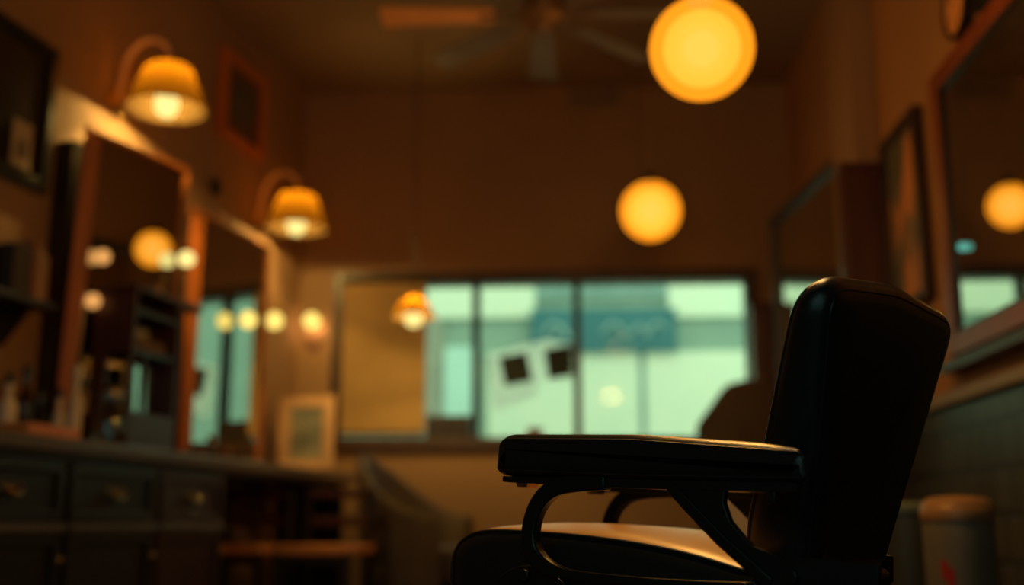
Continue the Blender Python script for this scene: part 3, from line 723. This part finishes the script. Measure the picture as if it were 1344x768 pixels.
# tub armchair
YT = 6.72
ta = onY(562, 690, YT)
t = thing('tub_armchair', 'grey-brown upholstered armchair with sloping back below the far window', 'armchair', (ta.x, YT, 0), radians(-12))
def Q(nm, b, m, **k): return obj(nm, b, m, t, local=True, **k)
b = BM(); cushion(b, rounded([V((-.26, -.26)), V((.30, -.26)), V((.30, .26)), V((-.26, .26))], .09, 6), [(.28, .03), (.285, .01), (.30, 0), (.44, 0), (.47, .012), (.485, .05)], lambda a, c, d: V((a, c, d))); Q('seat', b, M_FABRIC)
sec = []
b = BM(); N = 28; ring = []
for i in range(N + 1):
    a_ = radians(-118) + radians(236) * i / N
    k = cos(a_ * .78)
    ht = .66 + .36 * max(0, k) ** 2.2
    cx, cy = -cos(a_), sin(a_)
    pts = []
    for (rr, zz, lean_) in ((.30, .16, 0), (.375, .16, 0), (.385, .45, .01), (.375, ht - .03, .05), (.345, ht, .06), (.315, ht - .03, .05), (.30, .45, .01)):
        rad = rr + lean_ * max(0, k)
        pts.append(b.verts.new((cx * rad * 1.02, cy * rad * .95, zz)))
    ring.append(pts)
for A, Bq in zip(ring, ring[1:]):
    for k in range(7): b.faces.new((A[k], A[(k + 1) % 7], Bq[(k + 1) % 7], Bq[k]))
b.faces.new(ring[0]); b.faces.new(ring[-1][::-1])
Q('backrest', b, M_FABRIC)
for sx in (-.2, .22):
    for sy in (-.2, .2):
        b = BM(); lathe(b, [(0, 0), (.016, 0), (.026, .285), (0, .285)], (sx, sy, 0), 14); Q('leg', b, M_DARKWOOD)

# cream bin glimpsed behind the chair bracket
yb = 5.2; cb = onY(966, 650, yb)
t = thing('waste_bin', 'cream bin with rounded lid glimpsed through the barber chair arm bracket', 'bin', (cb.x + .02, yb, 0))
b = BM(); lathe(b, [(0, 0), (.10, 0), (.125, cb.z - .06), (0, cb.z - .06)], (cb.x + .02, yb, 0), 32); obj('body', b, M_CREAM, t)
b = BM(); lathe(b, [(.13, cb.z - .06), (.128, cb.z - .035), (.09, cb.z - .008), (0, cb.z + .004)], (cb.x + .02, yb, 0), 32); obj('lid', b, M_CREAM, t)

# white bin by the right wall
YW = 3.35
c = onY(1255, 655, YW); rb = 43 / FPX * YW
zt_ = c.z
def bin_(label, x, y, r, z, red):
    t = thing('pedal_bin', label, 'bin', (x, y, 0))
    b = BM(); lathe(b, [(0, 0), (r * .92, 0), (r * .97, .02), (r, z - .06), (r * 1.0, z - .055), (0, z - .055)], (x, y, 0), 40); bd = obj('body', b, M_WHITE, t)
    b = BM(); lathe(b, [(r * 1.04, z - .06), (r * 1.06, z - .045), (r * 1.04, z - .025), (r * .99, z - .02), (r * .98, z - .012), (r * .8, z + .002), (r * .4, z + .008), (0, z + .010)], (x, y, 0), 40); obj('lid', b, mat('tan metal lid', (.42, .24, .12), .38, metal=.2), t)
    if red:
        b = BM()
        for (a0, a1, z0, z1) in ((-2.30, -2.08, z - .27, z - .19), (-2.45, -2.25, z - .22, z - .17), (-2.05, -1.85, z - .33, z - .26), (-2.2, -2.0, z - .40, z - .34), (-2.42, -2.25, z - .36, z - .29)):
            n_ = 6; R_ = r * 1.002 + .0008
            lo = [b.verts.new((x + R_ * cos(a0 + (a1 - a0) * k / n_), y + R_ * sin(a0 + (a1 - a0) * k / n_), z0)) for k in range(n_ + 1)]
            hi = [b.verts.new((x + R_ * cos(a0 + (a1 - a0) * k / n_), y + R_ * sin(a0 + (a1 - a0) * k / n_), z1)) for k in range(n_ + 1)]
            for k in range(n_): b.faces.new((lo[k], lo[k + 1], hi[k + 1], hi[k]))
        obj('red_marking', b, mat('red print', (.45, .03, .025), .6), bd)
bin_('round off-white bin with tan lid by the tiled right wall', c.x, YW, rb, zt_, True)
c = onY(1188, 660, YW + .45)
t = thing('metal_canister', 'dark metal canister half hidden behind the barber chair back', 'canister', (c.x, YW + .45, 0))
b = BM(); lathe(b, [(0, 0), (.10, 0), (.105, c.z - .03), (0, c.z - .03)], (c.x, YW + .45, 0), 32); obj('body', b, mat('dark grey enamel', (.05, .055, .05), .4), t)
b = BM(); lathe(b, [(.112, c.z - .03), (.114, c.z - .01), (.10, c.z), (0, c.z + .004)], (c.x, YW + .45, 0), 32); obj('lid', b, mat('grey green enamel', (.16, .20, .17), .4), t)

# things along the far wall
yy = YFAR - .02
a = onY(980, 405, yy); c = onY(1030, 405, yy)
t = thing('tall_cabinet', 'tall dark reddish cabinet beside the right end of the far window', 'cabinet', ((a.x + c.x) / 2, YFAR - .14, 0))
b = BM(); box(b, a.x, c.x, YFAR - .22, YFAR - .045, 0, a.z - .03); obj('carcass', b, M_MAROON, t, smooth=False, bevel=.004)
b = BM(); box(b, a.x - .01, c.x + .01, YFAR - .24, YFAR - .045, a.z - .03, a.z); obj('top', b, M_MAROON, t, smooth=False, bevel=.004)
b = BM(); box(b, a.x + .02, c.x - .02, YFAR - .235, YFAR - .22, .1, a.z - .08); dd = obj('door', b, M_MAROON, t, smooth=False, bevel=.004)
b = BM(); ball(b, .012, ((a.x + .04), YFAR - .25, a.z - .5), 12, 8); obj('knob', b, M_BRASS, dd)
# dark high backed chair in front of the window
yd = 6.7; c = onY(966, 500, yd)
t = thing('high_backed_chair', 'dark round-topped chair silhouetted at the right end of the window', 'chair', (c.x, yd, 0))
b = BM(); wv = .24
prof = rounded([V((-wv, .46)), V((-wv, c.z - .26)), V((-wv * .25, c.z - .02)), V((wv * .5, c.z + .02)), V((wv, c.z - .10)), V((wv, .46))], [.02, .10, .12, .12, .08, .02], 6)
cushion(b, prof, [(-.05, .03), (-.04, .008), (-.02, 0), (.03, 0), (.045, .01), (.05, .03)], lambda a_, z_, d_: V((c.x + a_, yd + d_, z_))); obj('backrest', b, M_FABRIC, t)
b = BM(); cushion(b, rounded([V((-.24, -.48)), V((.24, -.48)), V((.24, -.04)), V((-.24, -.04))], .05, 5), [(.36, .02), (.37, .005), (.39, 0), (.45, .004), (.47, .03)], lambda a_, c_, d_: V((c.x + a_, yd + c_, d_))); obj('seat', b, M_FABRIC, t)
for sx in (-.19, .19):
    for sy in (-.44, -.06):
        b = BM(); lathe(b, [(0, 0), (.015, 0), (.022, .37), (0, .37)], (c.x + sx, yd + sy, 0), 14); obj('leg', b, M_DARKWOOD, t)
# sill objects
zs = WZ0 + .02
def sill_box(label, x0, x1, ptop, m, nm, cat):
    a, c = onY(x0, ptop, YFAR - .0), onY(x1, ptop, YFAR)
    t = thing(nm, label, cat, ((a.x + c.x) / 2, YFAR, zs))
    b = BM(); box(b, a.x, c.x, YFAR - .035, YFAR + .015, zs + .001, a.z - .012); obj('box_body', b, m, t, smooth=False, bevel=.003)
    b = BM(); box(b, a.x - .004, c.x + .004, YFAR - .039, YFAR + .018, a.z - .012, a.z); obj('lid', b, m, t, smooth=False, bevel=.003)
sill_box('long dark box on the window sill under the middle left pane', 560, 618, 546, M_DARKWOOD, 'storage_box', 'box')
sill_box('small brown box on the window sill under the hanging notices', 692, 712, 562, M_REDWOOD, 'small_box', 'box')
# tan blind in the left pane
a = onY(452, 374, YFAR - .06); c = onY(557, 572, YFAR - .06)
t = thing('roller_blind', 'tan roller blind drawn over the left pane of the far window', 'blind', ((a.x + c.x) / 2, YFAR - .05, WZ0))
b = BM(); box(b, a.x, c.x, YFAR - .056, YFAR - .053, WZ0 + .05, WZ1 - .01); obj('fabric', b, M_TAN, t, smooth=False)
b = BM(); tube(b, [(a.x - .02, YFAR - .06, WZ1 + .01), (c.x + .02, YFAR - .06, WZ1 + .01)], .022, 14); obj('roller', b, M_DARKWOOD, t)
b = BM(); box(b, a.x, c.x, YFAR - .062, YFAR - .050, WZ0 + .035, WZ0 + .055); obj('bottom_bar', b, M_DARKWOOD, t, smooth=False)
# notices taped in the middle pane
def notice(label, poly, dark, yq):
    t = thing('window_notice', label, 'notice', onY(*poly[0], yq), 0, 'notices taped in the window')
    f = lambda px, py, d: onY(px, py, yq + d)
    b = BM(); prism(b, poly, 0, .002, f); obj('sheet', b, M_PAPER, t, smooth=False)
    b = BM(); prism(b, dark, -.003, -.001, f); obj('printed_square', b, mat('dark print', (.025, .040, .040), .7), t, smooth=False)
notice('white notice with dark square taped in middle window pane, left of the pair', [(640, 468), (694, 450), (712, 492), (704, 520), (648, 540)], [(655, 469), (691, 462), (699, 500), (663, 507)], YFAR + .045)
notice('white notice with dark square taped in middle window pane, right of the pair', [(696, 452), (716, 446), (752, 452), (752, 497), (720, 502)], [(714, 459), (751, 452), (752, 492), (720, 498)], YFAR + .045)

# ================================================================== RIGHT WALL
def rframe(name, label, cat, y0, y1, z0, z1, d, rail, mf, inner, iname, mat_in=None, group=None, x=XR, turn=0, pivot_near=False):
    t = thing(name, label, cat, (x - .002, (y0 + y1) / 2, z0), 0, group)
    b = BM()
    for q in ((y0, y0 + rail, z0, z1), (y1 - rail, y1, z0, z1), (y0 + rail, y1 - rail, z0, z0 + rail), (y0 + rail, y1 - rail, z1 - rail, z1)): box(b, x - d, x - .002, *q)
    if turn and pivot_near: bmesh.ops.rotate(b, verts=b.verts, cent=V((x - d * .5, y0, z0)), matrix=Matrix.Rotation(turn, 3, 'Z'))
    obj('frame', b, mf, t, smooth=False, bevel=.006)
    b = BM(); box(b, x - d * .5, x - .004, y0 + rail * .8, y1 - rail * .8, z0 + rail * .8, z1 - rail * .8)
    if turn: bmesh.ops.rotate(b, verts=b.verts, cent=V((x - d * .5, y0 if pivot_near else y1, z0)), matrix=Matrix.Rotation(turn, 3, 'Z'))
    o = obj(iname, b, inner, t, smooth=False)
    return t
# big mirror
BIGTURN = radians(-.5)
a = onX(1222, 106, XR - .03); zb1 = onX(1245, 476, XR - .03).z; 
rail = .075
t = rframe('large_mirror', 'large wood framed mirror on the right wall above the ledge', 'mirror', 2.4, a.y, zb1 + .01, a.z, .045, rail, M_REDWOOD, M_MIRROR, 'mirror_glass', turn=BIGTURN)
b = BM(); r2 = .018
for q in ((2.4 + rail, 2.4 + rail + r2, zb1 + .01 + rail, a.z - rail), (a.y - rail - r2, a.y - rail, zb1 + .01 + rail, a.z - rail), (2.4 + rail, a.y - rail, zb1 + .01 + rail, zb1 + .01 + rail + r2), (2.4 + rail, a.y - rail, a.z - rail - r2, a.z - rail)): box(b, XR - .036, XR - .022, *q)
obj('inner_bead', b, M_BLACK, t, smooth=False)
# ledge below
z1 = zb1 + .0; 
bm = BM(); box(bm, XR - .07, XR, 2.2, a.y + .05, z1 - .05, z1 - .008); struct('trim_4', bm, mat('dark ledge paint', (.035, .03, .026), .4), bevel=.005)
# picture
p0 = onX(1205, 137, XR - .02); p1 = onX(1149, 200, XR - .02); p1.y = min(p1.y, PY0 - .14); pz0 = onX(1205, 402, XR - .02).z
def artmat():
    m, nt, b, out = base('orange and grey picture')
    tc = nt.nodes.new('ShaderNodeTexCoord'); mp = nt.nodes.new('ShaderNodeMapping'); mp.inputs['Scale'].default_value = (1, 2.2, 1.1)
    n = nt.nodes.new('ShaderNodeTexNoise'); n.inputs['Scale'].default_value = 2.2; n.inputs['Detail'].default_value = 2
    r = nt.nodes.new('ShaderNodeValToRGB'); r.color_ramp.elements[0].position = .46; r.color_ramp.elements[1].position = .54
    r.color_ramp.elements[0].color = (.10, .10, .09, 1); r.color_ramp.elements[1].color = (.62, .24, .07, 1)
    nt.links.new(tc.outputs['Object'], mp.inputs[0]); nt.links.new(mp.outputs[0], n.inputs['Vector']); nt.links.new(n.outputs['Fac'], r.inputs[0]); nt.links.new(r.outputs[0], b.inputs['Base Color'])
    b.inputs['Roughness'].default_value = .4
    return m
t = rframe('picture_frame', 'dark framed orange picture on the right wall between mirror and pier', 'picture', p0.y, p1.y, pz0, p0.z, .05, .045, wood('very dark red wood', (.028, .009, .006), (.016, .006, .004), .45), artmat(), 'picture')
# mirror on the far stretch of the right wall
y0 = onX(1086, 245, PX).y
p0 = onX(1080, 247, XR - .03); p1 = onX(1036, 315, XR - .03)
ya, yb_ = PY0 + .45, min(p1.y, YFAR - .28)
rframe('wall_mirror', 'grey framed mirror on the right wall past the pier', 'mirror', ya, yb_, 1.45, onX(1080, 247, XR).z, .05, .06, mat('dark grey frame paint', (.06, .055, .05), .45), M_MIRROR, 'mirror_glass', turn=radians(6), pivot_near=True)
# tall narrow wooden cabinet against the pier
yc = PY0 - .02; a = onY(1098, 222, yc); 
t = thing('narrow_cabinet', 'tall narrow dark red wooden cabinet against the right wall pier', 'cabinet', (1.35, yc - .05, 0))
b = BM(); box(b, a.x, XR - .001, yc - .10, yc, 0, a.z - .03); obj('carcass', b, M_MAROON, t, smooth=False, bevel=.004)
b = BM(); box(b, a.x - .012, XR - .001, yc - .11, yc, a.z - .03, a.z); obj('top', b, M_MAROON, t, smooth=False, bevel=.004)
b = BM(); box(b, a.x - .014, a.x, yc - .09, yc - .01, .1, a.z - .06); obj('door', b, M_MAROON, t, smooth=False, bevel=.003)
# glowing teal dot added to imitate a reflection in the big mirror
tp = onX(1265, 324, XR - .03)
t = thing('reflection_dot', 'small glowing teal dot imitating a reflection in the large right wall mirror', 'reflection', tp)
b = BM(); ball(b, .016, tp - V((.006, 0, 0)), 18, 10); obj('lens', b, glow('teal reflection glow', (.16, .62, .48), .75), t)
b = BM(); lathe(b, [(0, 0), (.02, 0), (.02, .012), (0, .012)], (0, 0, 0), 20, Matrix.Translation(tp + V((.0185, 0, 0))) @ Matrix.Rotation(-pi / 2, 4, 'Y')); obj('base', b, M_BLACK, t)  # black backing of the added reflection dot
# clock and the dark frame next to it
c = onX(1260, 8, XR - .02)
t = thing('wall_clock', 'round amber-faced wall clock with black rim above the large mirror', 'clock', (XR - .002, c.y, c.z))
Mx = Matrix.Translation((XR - .002, c.y, c.z)) @ Matrix.Rotation(-pi / 2, 4, 'Y')
b = BM(); lathe(b, [(0, 0), (.125, 0), (.130, .02), (.128, .045), (.112, .05), (.108, .03), (0, .03)], (0, 0, 0), 40, Mx); obj('case', b, M_BLACK, t)
b = BM(); lathe(b, [(0, .036), (.108, .036), (.108, .031), (0, .031)], (0, 0, 0), 40, Mx); fc = obj('dial', b, mat('amber dial', (.95, .42, .13), .5, (.75, .3, .08), scale=12), t)
b = BM()
for ang, ln, wd in ((.6, .055, .006), (2.4, .08, .004)):
    box(b, -ln * .1, ln, -wd, wd, .037, .039, Mx @ Matrix.Rotation(ang, 4, 'Z'))
obj('hands', b, M_BLACK, fc, smooth=False)
b = BM()
for k in range(12): box(b, .09, .102, -.003, .003, .0365, .0375, Mx @ Matrix.Rotation(k * pi / 6, 4, 'Z'))
obj('hour_ticks', b, M_BLACK, fc, smooth=False)
a = onX(1288, 19, XR - .02)
rframe('picture_frame', 'black framed picture above the large mirror beside the clock', 'picture', a.y - .62, a.y, a.z, a.z + .42, .04, .035, M_BLACK, M_DARKART, 'picture')

# ================================================================== HANGING LAMPS, FAN
def globe_lamp(label, px, py, y, r, w):
    c = onY(px, py, y)
    t = thing('globe_pendant', label, 'pendant lamp', (c.x, c.y, ZC), 0, 'amber globe pendants')
    b = BM(); ball(b, r, c, 48, 24); g = obj('globe_shade', b, M_GLOBE, t)
    b = BM(); ball(b, r * .74, c, 40, 20); obj('inner_diffuser', b, M_GLOBE2, g)
    b = BM(); ball(b, r * .54, c, 32, 16); obj('inner_diffuser', b, M_GLOBE3, g)
    b = BM(); ball(b, r * .34, c, 24, 12); obj('bulb', b, M_GLOBECORE, g)
    b = BM(); lathe(b, [(0, r + .05), (.018, r + .045), (.03, r + .02), (.042, r - .0055), (0, r + .0005)], c, 24); obj('cap', b, M_BLACK, t)
    b = BM(); tube(b, [c + V((0, 0, r + .04)), V((c.x, c.y, ZC - .02))], .0035, 8); obj('cord', b, M_BRONZE, t)
    b = BM(); lathe(b, [(0, ZC - .001), (.06, ZC - .001), (.055, ZC - .02), (.015, ZC - .04), (0, ZC - .04)], (c.x, c.y, 0), 24); obj('ceiling_rose', b, M_BRONZE, t)
    if w: lamp(c, WARM3, w, r * .66)
    return c
G1 = globe_lamp('large glowing amber globe pendant hanging nearest, at the top edge of the photo', 921, 64, 3.08, .150, 230)
G2 = globe_lamp('glowing amber globe pendant hanging above the far window', 854, 277, 5.40, .150, 32)
G3 = globe_lamp('amber globe pendant straight behind the middle globe, seen in the mirrors', 854, 279, 6.40, .130, 0)
# small shaded pendant before the window
c = onY(543, 410, 6.6)
t = thing('shaded_pendant', 'small amber shaded pendant glowing in front of the left window pane', 'pendant lamp', (c.x, c.y, ZC))
b = BM(); lathe(b, [(.02, .10), (.05, .09), (.10, .03), (.135, -.03)], c, 32); obj('lamp_shade', b, M_SHADE, t)
b = BM(); ball(b, .055, c + V((0, 0, -.035)), 24, 12); obj('bulb', b, M_BULB, t)
b = BM(); tube(b, [c + V((0, 0, .09)), V((c.x, c.y, ZC - .01))], .004, 8); obj('cord', b, M_BLACK, t)
lamp(c + V((0, 0, .050)), WARM2, 20, .012)
lamp(c + V((0, 0, -.035)) + (c - CAM).normalized() * .075, WARM2, 11, .01)
# ceiling fan
zf = 3.12
f0 = onZ(713, 20, zf)
t = thing('ceiling_fan', 'dark eight-bladed ceiling fan hanging in the middle of the ceiling', 'ceiling fan', (f0.x, f0.y, ZC))
b = BM(); lathe(b, [(0, zf + .10), (.05, zf + .10), (.11, zf + .07), (.13, zf + .02), (.12, zf - .03), (.07, zf - .06), (.05, zf - .10), (0, zf - .11)], (f0.x, f0.y, 0), 32); obj('motor', b, M_BRONZE, t)
b = BM(); tube(b, [(f0.x, f0.y, zf + .09), (f0.x, f0.y, ZC - .02)], .014, 12); obj('down_rod', b, M_BRONZE, t)
b = BM(); lathe(b, [(0, ZC - .001), (.075, ZC - .001), (.07, ZC - .03), (.02, ZC - .06), (0, ZC - .06)], (f0.x, f0.y, 0), 24); obj('ceiling_rose', b, M_BRONZE, t)
M_BLADE = wood('dark fan blade', (.20, .165, .12), (.16, .13, .095), .5, (1, 1, 1))
M_BLADE_LIT = wood('fan blade with lamplight painted in', (.95, .42, .12), (.85, .36, .10), .5, (1, 1, 1))  # one blade coloured honey to imitate lamplight falling on it
for k in range(8):
    a_ = radians(90 + 2) + k * radians(45)
    Mx = Matrix.Translation((f0.x, f0.y, zf)) @ Matrix.Rotation(a_, 4, 'Z') @ Matrix.Rotation(radians(9), 4, 'X')
    b = BM(); prism(b, rounded([V((.25, -.055)), V((.82, -.082)), V((.82, .082)), V((.25, .055))], [.01, .03, .03, .01], 4), -.004, .004, lambda x_, y_, z_: Mx @ V((x_, y_, z_))); bl = obj('blade', b, M_BLADE_LIT if k == 2 else M_BLADE, t, smooth=False)
    if k == 2: bl['label'] = 'blade painted honey coloured to look lit by the lamps'
    b = BM(); box(b, .10, .32, -.018, .018, -.012, -.0045, Mx); obj('blade_iron', b, M_BRONZE, bl, smooth=False)
# vent on far wall
a = onY(745, 142, YFAR); c = onY(812, 118, YFAR)
t = thing('air_vent', 'pale slotted air vent high on the far wall above the window', 'vent', ((a.x + c.x) / 2, YFAR, a.z))
b = BM(); box(b, a.x, c.x, YFAR - .015, YFAR - .001, a.z, c.z); obj('vent_frame', b, mat('greyish vent paint', (.24, .17, .11), .6), t, smooth=False, bevel=.003)
b = BM()
for k in range(6):
    z = a.z + .018 + k * (c.z - a.z - .03) / 6; box(b, a.x + .02, c.x - .02, YFAR - .02, YFAR - .0155, z, z + .008)
obj('louvres', b, M_BRONZE, t, smooth=False)

# ================================================================== LIGHT
# added warm spot over the barber chair, and added teal fill behind the camera
l = bpy.data.lights.new('added_chair_spot', 'SPOT'); l.color = WARM; l.energy = 200; l.spot_size = radians(34); l.spot_blend = .6; l.shadow_soft_size = .12
o = bpy.data.objects.new('added_chair_spot', l); COL.objects.link(o); o.location = (.35, 2.75, 3.5)
o.rotation_euler = (V((.15, 1.85, .55)) - o.location).to_track_quat('-Z', 'Y').to_euler()
l = bpy.data.lights.new('added_teal_fill', 'AREA'); l.color = (.45, 1.0, .88); l.energy = 10; l.shape = 'RECTANGLE'; l.size = 2.6; l.size_y = 2.0
o = bpy.data.objects.new('added_teal_fill', l); COL.objects.link(o); o.location = (-1.2, YBACK + .1, 1.7); o.rotation_euler = (pi / 2, 0, 0)
w = bpy.data.worlds.new('world'); bpy.context.scene.world = w; w.use_nodes = True
bg = w.node_tree.nodes['Background']; bg.inputs['Color'].default_value = (.72, 1.0, .76, 1); bg.inputs['Strength'].default_value = 1.75
sc = bpy.context.scene
sc.view_settings.view_transform = 'Standard'; sc.view_settings.look = 'None'; sc.view_settings.exposure = 0; sc.view_settings.gamma = 1
sc.cycles.use_denoising = True
sc.cycles.max_bounces = 10; sc.cycles.transparent_max_bounces = 16
sc.cycles.sample_clamp_indirect = 6
